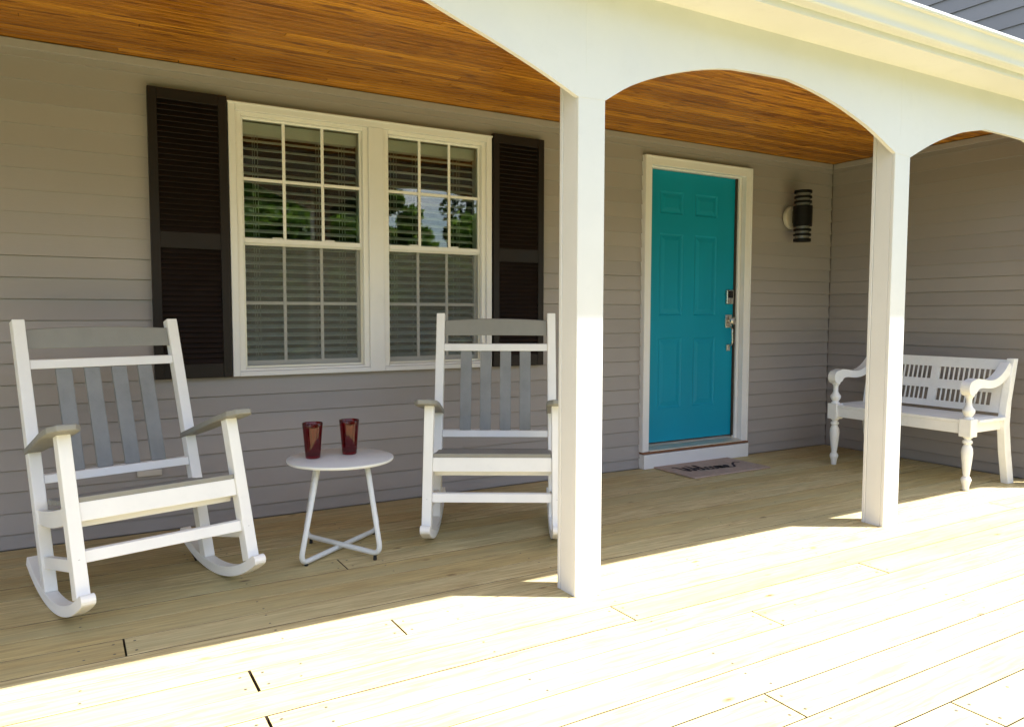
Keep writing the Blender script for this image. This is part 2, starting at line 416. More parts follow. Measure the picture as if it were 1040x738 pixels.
# arched beam: a thin cut face board in front of a straight header
BT = 2.4035
def smooth(p, n=5): return [(x, z) for x, z in catmull(p, n)]
pr_l = [(-4.4, 2.25), (-3.4, 2.27), (-2.6, 2.22), (-2.0, 2.12), (-1.506, 1.966)]
arch_l = smooth([(-1.376, 1.966), (-1.0, 2.10), (-.5, 2.235), (0, 2.300), (.40, 2.312), (.75, 2.285), (1.097, 2.202)])+smooth([(1.097, 2.202), (1.228, 2.157), (1.346, 2.118), (1.513, 2.057), (1.622, 2.013), (XA, 1.968)])[1:]
arch_m = smooth([(XA+PS, 1.972), (1.976, 2.045), (2.13, 2.108), (2.291, 2.156), (2.43, 2.187), (2.551, 2.205)])+smooth([(2.551, 2.205), (2.72, 2.212), (2.90, 2.216)])[1:]+smooth([(2.90, 2.216), (3.08, 2.190), (3.252, 2.152), (3.40, 2.108), (3.54, 2.057), (XB, 1.968)])[1:]
arch_r = smooth([(XB+PS, 1.960), (3.96, 2.01), (4.078, 2.062), (4.214, 2.110), (4.355, 2.150), (4.552, 2.187)])+smooth([(4.552, 2.187), (4.78, 2.186), (4.982, 2.180)])[1:]+smooth([(4.982, 2.180), (5.15, 2.14), (5.38, 2.06), (XC-.13, 1.966)])[1:]
prof = pr_l+arch_l+arch_m+arch_r+[(XC+.02, 1.966), (XC+.06, 2.2), (9.5, 2.2)]
YF, YK = YP-.0015, YP+.0205
b = NB()
A = [b.verts.new((x, YF, z)) for x, z in prof]; A2 = [b.verts.new((x, YK, z)) for x, z in prof]
T = [b.verts.new((x, YF, BT)) for x, z in prof]; T2 = [b.verts.new((x, YK, BT)) for x, z in prof]
for i in range(len(prof)-1):
    b.faces.new((A[i], A[i+1], T[i+1], T[i])); b.faces.new((A2[i+1], A2[i], T2[i], T2[i+1])); b.faces.new((A[i+1], A[i], A2[i], A2[i+1])); b.faces.new((T[i], T[i+1], T2[i+1], T2[i]))
beam = link('arched_beam_face', b, 'post', house)
b = NB()
for xa, xb in ((-4.4, -1.506), (-1.376, XA-.001), (XA+PS+.001, XB-.001), (XB+PS+.001, 9.5)): box(b, xa, xb, YK+.001, YP+PS-.002, 2.325, HC-.001)
link('beam_header', b, 'post', house)
# thin panel joint lines over each post
b = NB()
for x in (XA+.035, XB+.035):
    b = NB(); box(b, x, x+.0016, YP-.0022, YP+.002, 2.06, 2.37); link('panel_joint', b, 'trim', house)
b = NB(); box(b, XC-.13, XC-.002, YP+.001, YP+PS-.001, 0, 1.9692); link('porch_post', b, 'post', house, .003)
# frieze moulding + soffit + fascia + gutter
b = NB(); box(b, -4.4, 9.5, -2.05, YP+.03, BT, BT+.012); link('soffit', b, 'trim', house)
b = NB(); box(b, -4.4, 9.5, -2.072, -2.0505, BT-.006, 2.54); link('fascia', b, 'trim', house, .002)
gp = [(-2.0725, 2.535), (-2.0725, 2.428), (-2.124, 2.428), (-2.130, 2.434), (-2.132, 2.452), (-2.138, 2.462), (-2.150, 2.470), (-2.163, 2.482), (-2.170, 2.497), (-2.173, 2.508), (-2.186, 2.512), (-2.190, 2.520), (-2.188, 2.532), (-2.180, 2.536), (-2.174, 2.530),
      (-2.168, 2.512), (-2.160, 2.486), (-2.146, 2.474), (-2.134, 2.466), (-2.127, 2.450), (-2.122, 2.433), (-2.077, 2.433), (-2.077, 2.535)]
b = NB()
A = [[b.verts.new((x, y, z)) for y, z in gp] for x in (-4.5, 9.5)]
for i in range(len(gp)-1): b.faces.new((A[0][i], A[1][i], A[1][i+1], A[0][i+1]))
link('gutter', b, 'gutter', house, 0, True)
b = NB(); prism(b, [(-2.085, 2.545), (-2.085, 2.56), (0.2, 3.22), (6, 3.9), (6, 3.8), (0.2, 3.15)], 'x', -4.6, 9.6)
link('roof', b, 'roof', house)
b = NB(); box(b, -4.4, -4.28, -.0, 6, -.5, 3.2); box(b, -4.4, 9.5, 5.9, 6, -.5, 3.7); link('rear_wall', b, 'siding', house)

# ---- window trim and two windows
WX0, WX1, WZ0, WZ1 = .7632, 2.3472, .7954, 2.2475
MX0, MX1 = 1.534, 1.626
b = NB()
box(b, WX0, .800, -.034, .02, WZ0, WZ1); box(b, 2.311, WX1, -.034, .02, WZ0, WZ1)
box(b, .8003, 2.3107, -.034, .02, 2.209, WZ1); box(b, .8003, MX0-.0005, -.036, .02, WZ0, .822); box(b, MX1+.0005, 2.3107, -.036, .02, WZ0, .822)
box(b, MX0, MX1, -.034, .02, WZ0, 2.2085)
box(b, WX0-.004, WX1+.004, -.042, -.0345, WZ1-.007, WZ1+.004)
link('window_trim', b, 'trim', house, .003)
b = NB(); box(b, .8003, 2.3107, -.0345, -.033, 2.208, 2.2088); b.free()
def window(x0, x1):
    z0, z1 = .8225, 2.2085; zm = 1.523
    b = NB(); t = .030     # outer frame
    for (a, c, d, e, y0) in ((x0, x0+t, z0, z1, -.020), (x1-t, x1, z0, z1, -.020)): box(b, a, c, y0, .11, d, e)
    box(b, x0+t, x1-t, -.020, .11, z1-.022, z1); box(b, x0+t, x1-t, -.020, .11, z0, z0+.012)
    wn = link('window', b, 'vinyl', house, .0025)
    X0, X1 = x0+t+.0005, x1-t-.0005
    def sash(nm, ya, yb_, za, zb, st, rb, rt, kk):
        b = NB()
        box(b, X0, X0+st, ya, yb_, za, zb); box(b, X1-st, X1, ya, yb_, za, zb)
        box(b, X0+st, X1-st, ya, yb_, za, za+rb); box(b, X0+st, X1-st, ya, yb_, zb-rt, zb)
        link(nm, b, 'vinyl', wn, .0025)
        b = NB(); gx0, gx1, gz0, gz1 = X0+st, X1-st, za+rb, zb-rt; yy = (ya+yb_)/2
        mw = .0085
        for i in (1, 2):
            xm = gx0+(gx1-gx0)*i/3; box(b, xm-mw, xm+mw, yy-.012, yy-.0045, gz0, gz1)
        zc = (gz0+gz1)/2
        for i in range(3):
            a = gx0+(gx1-gx0)*i/3+(mw if i else 0); c = gx0+(gx1-gx0)*(i+1)/3-(mw if i < 2 else 0)
            box(b, a, c, yy-.012, yy-.0045, zc-mw, zc+mw)
        link('muntin_grid', b, 'vinyl', wn, .0015)
        b = NB(); box(b, gx0-.001, gx1+.001, yy-.004, yy-.001, gz0-.001, gz1+.001); link('pane', b, 'glass', wn)
    sash('upper_sash', .004, .034, zm-.004, z1-.0225, .013, .026, .012, 0)
    sash('lower_sash', .038, .068, z0+.0125, zm+.018, .020, .040, .030, 1)
    b = NB()   # screen
    ya, yb_ = .006, .016; za, zb = z0+.0125, zm-.0045
    for (a, c, d, e) in ((X0, X0+.013, za, zb), (X1-.013, X1, za, zb), (X0+.013, X1-.013, za, za+.014), (X0+.013, X1-.013, zb-.013, zb)): box(b, a, c, ya, yb_, d, e)
    link('screen_frame', b, 'alu', wn, .001)
    b = NB(); v = [b.verts.new(p) for p in ((X0+.012, .011, za+.012), (X1-.012, .011, za+.012), (X1-.012, .011, zb-.012), (X0+.012, .011, zb-.012))]; b.faces.new(v)
    link('insect_screen', b, 'screen', wn)
    for xx in (X0+(X1-X0)*.28, X0+(X1-X0)*.72):
        b = NB(); box(b, xx-.028, xx+.028, .010, .036, zm+.0225, zm+.030); link('sash_lock', b, 'vinyl', wn, .002)
    # blind
    b = NB(); yc = .106; hw = .025; an = R(24); dy, dz = hw*math.cos(an), hw*math.sin(an)
    z = 2.085; k = 0
    while z > z0+.05:
        sg = .004*math.sin(k*1.7)*.4
        top = [(yc-dy, z-dz+sg), (yc, z+.0025+sg), (yc+dy, z+dz+sg)]
        poly = top+[(p[0], p[1]-.0026) for p in reversed(top)]
        prism(b, poly, 'x', X0+.006, X1-.006); z -= .0445; k += 1
    zlast = z+.0445
    bl = link('blind', b, 'blind', wn)
    b = NB(); box(b, X0+.003, X1-.003, .071, .130, 2.110, 2.176); link('blind_headrail', b, 'blind', wn, .003)
    b = NB(); box(b, X0+.006, X1-.006, yc-.022, yc+.022, z0+.016, z0+.038); link('blind_bottom_rail', b, 'blind', wn, .003)
    b = NB()
    for f in (.13, .66, .86) if x0 < 1.2 else (.35, .80, .12):
        xx = X0+(X1-X0)*f
        for yy, off in ((yc-.027, 0), (yc-.027, .016), (yc+.027, 0)): tube(b, [(xx+off, yy, 2.12), (xx+off, yy, z0+.03)], .0016, 5)
    link('blind_cord', b, 'cord', wn)
window(.8005, MX0-.0005); window(MX1+.0005, 2.3105)
b = NB(); box(b, MX0-.001, MX1+.001, .0205, .11, .83, 2.2085); link('window_mullion', b, 'vinyl', house)
# room behind the windows
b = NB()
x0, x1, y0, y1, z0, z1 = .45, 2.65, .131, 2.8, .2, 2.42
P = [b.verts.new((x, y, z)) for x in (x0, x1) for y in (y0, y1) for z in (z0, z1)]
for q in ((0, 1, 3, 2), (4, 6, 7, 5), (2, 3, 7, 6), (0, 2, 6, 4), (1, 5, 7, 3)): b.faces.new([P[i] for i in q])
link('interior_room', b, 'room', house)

# ---- shutters
def shutter(x0, x1):
    z0, z1 = .796, 2.270; b = NB(); s = .043; ya, yb_ = -.040, -.004
    box(b, x0, x0+s, ya, yb_, z0, z1); box(b, x1-s, x1, ya, yb_, z0, z1)
    for za, zb in ((z0, z0+.075), (1.470, 1.553), (z1-.055, z1)): box(b, x0+s, x1-s, ya+.002, yb_, za, zb)
    sh = link('shutter', b, 'shutter', house, .002)
    b = NB()
    for za, zb in ((z0+.075, 1.470), (1.553, z1-.055)):
        n = int((zb-za)/.0265); st = (zb-za)/n
        for i in range(n):
            z = za+st*i
            prism(b, [(-.033, z+.001), (-.036, z+.004), (-.017, z+st+.004), (-.013, z+st+.002)], 'x', x0+s, x1-s)
    box(b, x0+s, x1-s, -.012, -.005, z0+.07, z1-.05)
    link('louvre_panel', b, 'shutter', sh)
shutter(.3792, .753+.004); shutter(2.3570, 2.7361)

# ---- door
b = NB()
TX0, TX1, TZ0, TZ1 = 3.6011, 4.6883, .122, 2.273; tw = .066
for (a, c, d, e) in ((TX0, TX0+tw, TZ0, TZ1), (TX1-tw, TX1, TZ0, TZ1), (TX0+tw, TX1-tw, TZ1-tw, TZ1)):
    box(b, a, c, -.030, .013, d, e)
box(b, TX0-.0, TX0+.014, -.038, -.0305, TZ0, TZ1); box(b, TX1-.014, TX1, -.038, -.0305, TZ0, TZ1); box(b, TX0+.014, TX1-.014, -.038, -.0305, TZ1-.014, TZ1)
fr = link('door_frame', b, 'trim', house, .003)
b = NB()  # jambs
box(b, TX0+tw-.002, 3.699, .0135, .13, .13, 2.24); box(b, 4.594, TX1-tw+.002, .0135, .13, .13, 2.24); box(b, 3.699, 4.594, .0135, .13, 2.197, 2.24)
link('jamb', b, 'trim', fr, .002)
b = NB(); box(b, 4.5945-.012, 4.5938, .030, .048, .165, 2.195); box(b, 3.6995, 3.708, .036, .048, .165, 2.195); link('weatherstrip', b, 'joint', fr)
b = NB(); box(b, TX0+.004, TX1-.004, -.052, -.016, -.0, .106); box(b, TX0+.004, TX1-.004, -.0155, .12, .0, .1055)
link('kick_board', b, 'trim', fr, .002)
b = NB(); box(b, TX0+.002, TX1-.002, -.046, .13, .1100, .1235); link('sill_edge', b, 'brown', fr, .002)
b = NB(); prism(b, [(-.045, .1245), (-.045, .134), (.03, .150), (.046, .162), (.12, .162), (.12, .1245)], 'x', TX0+tw+.0005, TX1-tw-.0005); link('threshold', b, 'alu', fr, .002)
# slab with six raised panels
b = NB()
DX0, DX1, DZ0, DZ1, DY = 3.706, 4.590, .172, 2.194, .050
cols = [(3.815, 4.045), (4.165, 4.395)]
rows = [(.425, .955), (1.125, 1.735), (1.880, 2.045)]
xs = sorted({DX0, DX1}|{v for c in cols for v in c}); zs = sorted({DZ0, DZ1}|{v for r in rows for v in r})
for xa, xb_ in zip(xs, xs[1:]):
    for za, zb in zip(zs, zs[1:]):
        if any(c[0] <= xa and xb_ <= c[1] for c in cols) and any(r[0] <= za and zb <= r[1] for r in rows):
            prev = None
            rings = []
            for ins, dep in ((0, 0), (.007, .005), (.014, .0065), (.022, .006), (.046, .0015), (.050, .001)):
                rings.append([b.verts.new(p) for p in ((xa+ins, DY+dep, za+ins), (xb_-ins, DY+dep, za+ins), (xb_-ins, DY+dep, zb-ins), (xa+ins, DY+dep, zb-ins))])
            for A_, B_ in zip(rings, rings[1:]):
                for i in range(4): b.faces.new((A_[i], A_[(i+1) % 4], B_[(i+1) % 4], B_[i]))
            b.faces.new(rings[-1])
        else:
            b.faces.new([b.verts.new(p) for p in ((xa, DY, za), (xb_, DY, za), (xb_, DY, zb), (xa, DY, zb))])
bmesh.ops.remove_doubles(b, verts=b.verts, dist=1e-5)
box(b, DX0, DX1, DY+.014, DY+.045, DZ0, DZ1)
for (a, c, d, e) in ((DX0, DX0+.002, DZ0, DZ1), (DX1-.002, DX1, DZ0, DZ1)): box(b, a, c, DY+.0005, DY+.014, d, e)
door = link('door', b, 'teal', house)
b = NB(); box(b, DX0+.002, DX1-.002, DY+.004, DY+.04, .1625, .1715); link('door_sweep', b, 'joint', door)
HX = 4.533
b = NB(); box(b, HX-.036, HX+.036, DY-.024, DY-.0005, 1.215, 1.325); kp = link('keypad_lock', b, 'nickel', door, .006, seg=3)
b = NB(); box(b, HX-.026, HX+.026, DY-.0265, DY-.0245, 1.262, 1.318)
link('keypad', b, 'dark', door, .002)
b = NB(); box(b, HX-.033, HX+.033, DY-.012, DY-.0005, 1.028, 1.130)
lathe(b, [(.012, DY-.012), (.012, DY-.04), (.026, DY-.045), (.030, DY-.062), (.020, DY-.070)], (HX, 1.082), 20, axis='y')
tube(b, fillet([(HX, DY-.012, 1.04), (HX, DY-.05, 1.02), (HX, DY-.052, .90), (HX, DY-.012, .88)], .02), .007, 10)
box(b, HX-.018, HX+.018, DY-.014, DY-.0005, .845, .895)
link('door_handle', b, 'nickel', door, .003, True)
# outlet cover on the wall behind the chair
b = NB(); box(b, .285, .402, -.019, -.002, .298, .330); link('outlet_cover', b, 'outlet', house, .004)

# ------------------------------------------------------------------ wall lamp
lamp = tag(empty('wall_lamp', (5.17, -.002, 1.925)), 'black louvred cylinder wall lamp on round cream mount right of the turquoise door', 'wall lamp')
b = NB(); lathe(b, [(.096, -.012), (.096, -.034), (.090, -.044), (.03, -.048)], (-.006, .0), 32, axis='y'); link('mounting_plate', b, 'mount', lamp, 0, True)
b = NB(); box(b, -.032, .032, -.075, -.046, -.05, .05); link('bracket', b, 'black', lamp, .003)
LY = -.132
b = NB(); lathe(b, [(.071, -.082), (.075, -.079), (.075, .079), (.071, .082)], (-.012, LY), 32); link('body', b, 'black', lamp, 0, True)
b = NB(); lathe(b, [(.055, -.198), (.055, -.0825)], (-.012, LY), 28); link('glass_tube', b, 'lampglass', lamp, 0, True)
b = NB(); lathe(b, [(.055, .0825), (.055, .198)], (-.012, LY), 28); link('glass_tube', b, 'lampglass', lamp, 0, True)
for zc in (.112, .150, .193, -.112, -.150, -.193):
    b = NB(); h = .0095 if abs(zc) < .19 else .012; lathe(b, [(.066, zc-h), (.069, zc-h+.002), (.069, zc+h-.002), (.066, zc+h)], (-.012, LY), 32); link('louvre_ring', b, 'black', lamp, 0, True)

# ------------------------------------------------------------------ doormat
mat = tag(empty('doormat', (4.1, -.262, 0)), 'mauve brown doormat with dark script greeting in front of the turquoise door', 'doormat')
b = NB(); box(b, -.402, .355, -.213, .213, .002, .012); link('mat_body', b, 'mat', mat, .003)
strokes = [  # script 'Welcome'
    [(0, 1.55), (.12, 1.75), (.28, 1.6), (.30, .8), (.42, .05), (.62, .5), (.86, 1.45), (.88, .7), (1.0, .05), (1.25, .5), (1.48, 1.3), (1.5, 1.7), (1.4, 1.8)],
    [(1.50, .38), (1.78, .62), (1.82, .88), (1.66, .92), (1.58, .55), (1.66, .12), (1.9, .1), (2.15, .7), (2.36, 1.55), (2.28, 1.8), (2.16, 1.4), (2.18, .5), (2.32, .06), (2.5, .25)],
    [(2.98, .78), (2.82, .92), (2.62, .68), (2.6, .25), (2.78, .04), (3.02, .2)],
    [(3.3, .92), (3.12, .72), (3.1, .28), (3.28, .04), (3.5, .25), (3.52, .7), (3.34, .92), (3.42, .72), (3.72, .74)],
    [(3.72, .74), (3.84, .9), (3.84, .04), (3.86, .6), (4.04, .92), (4.14, .7), (4.14, .04), (4.16, .6), (4.36, .92), (4.46, .7), (4.46, .2), (4.58, .05)],
    [(4.58, .05), (4.82, .4), (5.02, .76), (4.9, .96), (4.74, .66), (4.78, .18), (5.0, .04), (5.4, .25), (5.9, .95), (6.6, 1.5), (7.1, 1.35)]]
b = NB(); sx, sy = .60/7.1, .092
for st in strokes:
    c = catmull(st, 6); pl = []
    for i, p in enumerate(c):
        a_ = c[max(0, i-1)]; d_ = c[min(len(c)-1, i+1)]; tx, ty = (d_[0]-a_[0])*sx, (d_[1]-a_[1])*sy; ln = math.hypot(tx, ty) or 1
        w_ = .0055+.005*abs(ty)/ln
        X, Y = -.315+p[0]*sx, -.045+p[1]*sy-p[0]*.008
        pl.append((b.verts.new((X-ty/ln*w_, Y+tx/ln*w_, .0135)), b.verts.new((X+ty/ln*w_, Y-tx/ln*w_, .0135))))
    for q, r_ in zip(pl, pl[1:]): b.faces.new((q[0], q[1], r_[1], r_[0]))
link('lettering', b, 'ink', mat)

# ------------------------------------------------------------------ rocking chairs
TW = .046; W2 = .336
def zy(a, b_, z): return a[0]+(b_[0]-a[0])*(z-a[1])/(b_[1]-a[1])
FT, FB = (-.095, .692), (-.271, .147); BTp, BBp = (.535, 1.103), (.158, .043)
def rocking_chair(x, y, rz, tilt, label):
    root = tag(empty('rocking_chair', (x, y, 0), rz), label, 'rocking chair', 'white and grey porch rocking chairs')
    # local chair frame may rock about its rocker: rotate in the y,z plane and keep the rocker on the deck
    cy, cz = .07, .78
    T = Matrix.Translation((0, -cy*0, 0))
    if tilt:
        T = Matrix.Translation((0, tilt_shift, 0)) @ Matrix.Translation((0, cy, cz)) @ Matrix.Rotation(tilt, 4, 'X') @ Matrix.Translation((0, -cy, -cz))
    def part(nm, bm, mt, bev=.003, sm=False):
        bm.transform(T); return link(nm, bm, mt, root, bev, sm)
    def fy(z): return zy(FT, FB, z)
    def by(z): return zy(BTp, BBp, z)
    Rr, cyr = .78, .07; th = .042
    for s in (-1, 1):
        xo, xi = s*W2, s*(W2-TW); xa, xb = min(xo, xi), max(xo, xi)
        # rocker
        a0, a1 = math.asin(-.425/Rr), math.asin(.36/Rr); n = 26; bm = NB()
        outer = [(cyr+Rr*math.sin(a0+(a1-a0)*i/n), Rr-Rr*math.cos(a0+(a1-a0)*i/n)) for i in range(n+1)]
        ri = Rr-th; inner = [(cyr+ri*math.sin(a0+(a1-a0)*i/n), Rr-ri*math.cos(a0+(a1-a0)*i/n)) for i in range(n+1)]
        mid_ = ((outer[0][0]+inner[0][0])/2, (outer[0][1]+inner[0][1])/2); tv = (-math.cos(a0)*1, -math.sin(a0)*-1)
        cap = []
        for i in range(1, 6):
            a = math.pi*i/6; d0 = Vector((inner[0][0]-mid_[0], inner[0][1]-mid_[1])); d1 = Vector((-math.cos(a0), -math.sin(a0)*1))
            p = Vector(mid_)+d0*math.cos(a)+d1*d0.length*math.sin(a); cap.append((p.x, p.y))
        poly = outer+inner[::-1]+cap
        prism(bm, poly, 'x', xa-.001, xb+.001); part('rocker', bm, 'chairw', .003)
        # legs: foot at rocker top surface
        def zr(yy): return Rr-math.sqrt(ri*ri-(yy-cyr)**2)
        hw = .028
        zf = zr(-.285)-.004
        bm = NB(); prism(bm, [(fy(zf)-hw, zf+.012), (fy(zf)+hw, zf-.010), (fy(.70)+hw, .690), (fy(.71)-hw, .708)], 'x', xa, xb); part('front_leg', bm, 'chairw')
        zb_ = zr(.17)-.002
        bm = NB(); prism(bm, [(by(zb_)-hw, zb_), (by(zb_)+hw, zb_), (by(1.095)+hw, 1.095), (by(1.108)-hw, 1.110)], 'x', xa, xb); part('back_leg', bm, 'chairw')
        # side seat rail and side stretcher (inside the legs' width)
        m0 = s*(W2-TW/2); xr0, xr1 = m0-.014, m0+.014
        def seat_z(t): return .452-.085*t-.008*math.sin(math.pi*t)
        n = 10; ya, yb_ = fy(.42)+.029, by(.40)-.029
        top = [(ya+(yb_-ya)*i/n, seat_z(i/n)-.018) for i in range(n+1)]; bot = [(ya+(yb_-ya)*i/n, .372-.075*(i/n)-.016*math.sin(math.pi*(i/n))) for i in range(n+1)]
        bm = NB(); prism(bm, bot+top[::-1], 'x', xr0, xr1); part('side_rail', bm, 'chairw', .002)
        bm = NB(); za, zb2 = .235, .165; prism(bm, [(fy(za)+.029, za+.022), (fy(za-.035)+.029, za-.022), (by(.14)-.029, zb2-.032), (by(.18)-.029, zb2+.012)], 'x', xr0, xr1); part('side_stretcher', bm, 'chairw', .002)
        # armrest, sloping back
        bm = NB(); f0, f1 = (-.215, .722), (.375, .556); th_a = .024
        def ap(t): return f0[0]+(f1[0]-f0[0])*t, f0[1]+(f1[1]-f0[1])*t
        out = []; N_ = 14
        base = s*(W2-TW/2)
        for i in range(N_+1):
            t = i/N_; hw_ = (.057-.030*max(0, t-.25)/.75) * (1 if t > .12 else math.sqrt(max(.0, 1-((.12-t)/.12)**2))*.45+.55)
            yy, zz = ap(t); out.append((base+s*.012*(1-t)-hw_, base+s*.012*(1-t)+hw_, yy, zz))
        rings = [[bm.verts.new(p) for p in ((l_, yy, zz), (r_, yy, zz), (r_, yy+.006, zz+th_a), (l_, yy+.006, zz+th_a))] for l_, r_, yy, zz in out]
        for A_, B_ in zip(rings, rings[1:]):
            for i in range(4): bm.faces.new((A_[i], A_[(i+1) % 4], B_[(i+1) % 4], B_[i]))
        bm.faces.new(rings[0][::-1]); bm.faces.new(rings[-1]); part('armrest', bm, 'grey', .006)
        bm = NB(); 
        for zz, yy in ((.19, fy(.27)-hw), ):
            lathe(bm, [(.006, fy(.262)-hw-.0015), (.006, fy(.262)-hw+.002)], (m0, .262), 10, axis='y')
        part('screw_cap', bm, 'grey', 0)
    xi = W2-TW
    lean = math.atan2(BTp[0]-BBp[0], BTp[1]-BBp[1])
    def rail(nm, zt, zb, yfun, th_, mt, off=0, xw=xi, bev=.003):
        bm = NB(); prism(bm, [(yfun(zb)-th_/2+off, zb), (yfun(zb)+th_/2+off, zb), (yfun(zt)+th_/2+off, zt), (yfun(zt)-th_/2+off, zt)], 'x', -xw+.0005, xw-.0005); part(nm, bm, mt, bev)
    rail('front_apron', .454, .389, fy, .028, 'chairw', -.004)
    rail('front_stretcher', .288, .248, fy, .028, 'chairw')
    rail('rear_seat_rail', .345, .29, lambda z: by(.34), .028, 'chairw', -.02)
    rail('seat_frame', .430, .353, lambda z: fy(.39), .020, 'chairw', .052)
    rail('back_rail', .940, .902, by, .030, 'chairw', -.006)
    rail('back_rail', .480, .446, by, .030, 'chairw', -.006)
    # curved grey head board
    bm = NB(); n = 16; rows_ = []
    for i in range(n+1):
        t = -1+2*i/n; X = (xi-.0005)*t; c_ = .012*(1-t*t)
        zt = 1.066+.010*(1-t*t); zb = .985
        rows_.append([bm.verts.new(p) for p in ((X, by(zb)-.012+c_, zb), (X, by(zt)-.012+c_, zt), (X, by(zt)+.010+c_, zt), (X, by(zb)+.010+c_, zb))])
    for A_, B_ in zip(rows_, rows_[1:]):
        for i in range(4): bm.faces.new((A_[i], A_[(i+1) % 4], B_[(i+1) % 4], B_[i]))
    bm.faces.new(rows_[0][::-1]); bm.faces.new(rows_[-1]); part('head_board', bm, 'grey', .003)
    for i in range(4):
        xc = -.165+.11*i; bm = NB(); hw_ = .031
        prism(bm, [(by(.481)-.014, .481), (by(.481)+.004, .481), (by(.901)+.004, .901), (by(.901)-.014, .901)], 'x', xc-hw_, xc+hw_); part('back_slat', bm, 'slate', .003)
    # grey seat slats, front to back, dished
    bm = NB(); nb = 7; ya, yb_ = fy(.452)-.020, by(.41)-.032
    for j in range(nb):
        t0, t1 = j/nb+.006, (j+1)/nb-.006
        p = [(ya+(yb_-ya)*t, .453-.085*t-.008*math.sin(math.pi*t)+.0015) for t in (t0, t1)]
        wx = xi-.002 if (j == 0 or j == nb-1) else xi+.012
        prism(bm, [(p[0][0], p[0][1]), (p[1][0], p[1][1]), (p[1][0], p[1][1]+.020), (p[0][0], p[0][1]+.020)], 'x', -wx, wx)
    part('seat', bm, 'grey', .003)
    return root
tilt_shift = 0
rocking_chair(.25, -.926, R(14.005), 0, 'white rocking chair with grey slats, angled, at left of the round side table')
th2 = R(-30.717); til = .069
# rocking forward rolls the rocker: contact shift = R*tilt; fitted pivot (0.2, 0.6) gives the shift of the arc centre (0.07, 0.78)
dy_ = .2+(.07-.2)*math.cos(til)-(.78-.6)*math.sin(til)-.07
tilt_shift = dy_
rocking_chair(1.857, -.94, th2, til, 'white rocking chair with grey slats, facing forward, between side table and nearest porch post')

# ------------------------------------------------------------------ side table and tumblers
TZ = .452
tb = tag(empty('side_table', (1.107, -.787, 0)), 'small round white metal side table on crossed tube legs between the rocking chairs', 'side table')
b = NB(); lathe(b, [(.238, TZ-.016), (.247, TZ-.014), (.250, TZ-.008), (.249, TZ-.002), (.246, TZ)], (0, 0), 72); link('tabletop', b, 'tablew', tb, 0, True)
feet = [(.864-1.107, -.954+.787), (1.209-1.107, -1.045+.787), (1.365-1.107, -.588+.787), (.99-1.107, -.57+.787)]
def frame(f0, f1, zo):
    z = .0185+zo
    t0 = (f0[0]*.62+.012, f0[1]*.62-.0); t1 = (f1[0]*.62, f1[1]*.62)
    pts = fillet([(t0[0], t0[1], TZ-.016), (f0[0], f0[1], z), (f1[0], f1[1], z), (t1[0], t1[1], TZ-.016)], .055, 8)
    # let the middle of the lower bar lift slightly where the frames cross
    b = NB(); tube(b, pts, .0122, 14); link('tube_frame', b, 'tablew', tb, 0, 'all')
frame(feet[0], feet[2], .000); frame(feet[1], feet[3], .016)
for i, f in enumerate(feet):
    g_ = Vector((f[0], f[1])); q = g_*(1-.04/g_.length); b = NB(); lathe(b, [(.008, 0.0005), (.009, .004), (.007, .012 if i % 2 == 0 else .022)], (q.x, q.y), 14); link('foot', b, 'rubber', tb, 0, True)
def tumbler(x, y, label):
    b = NB(); z = 0; H = .168; n = 40
    pr = [(.001, .0), (.028, 0.0), (.0305, .003), (.0325, .03), (.0405, .14), (.0425, H-.002), (.0415, H), (.0400, H-.002), (.0378, .14), (.0295, .03), (.027, .013), (.001, .012)]
    lathe(b, [(q*1.13, z_) for q, z_ in pr], (0, 0), n, cap=False)
    o = link('tumbler', b, 'red', None, 0, 'all'); o.location = (x, y, TZ+.0006); tag(o, label, 'tumbler', 'red tumblers on the side table'); return o
tumbler(.987, -.743, 'dark red plastic tumbler at the left on the round white side table')
tumbler(1.171, -.727, 'brighter red plastic tumbler at the right on the round white side table')

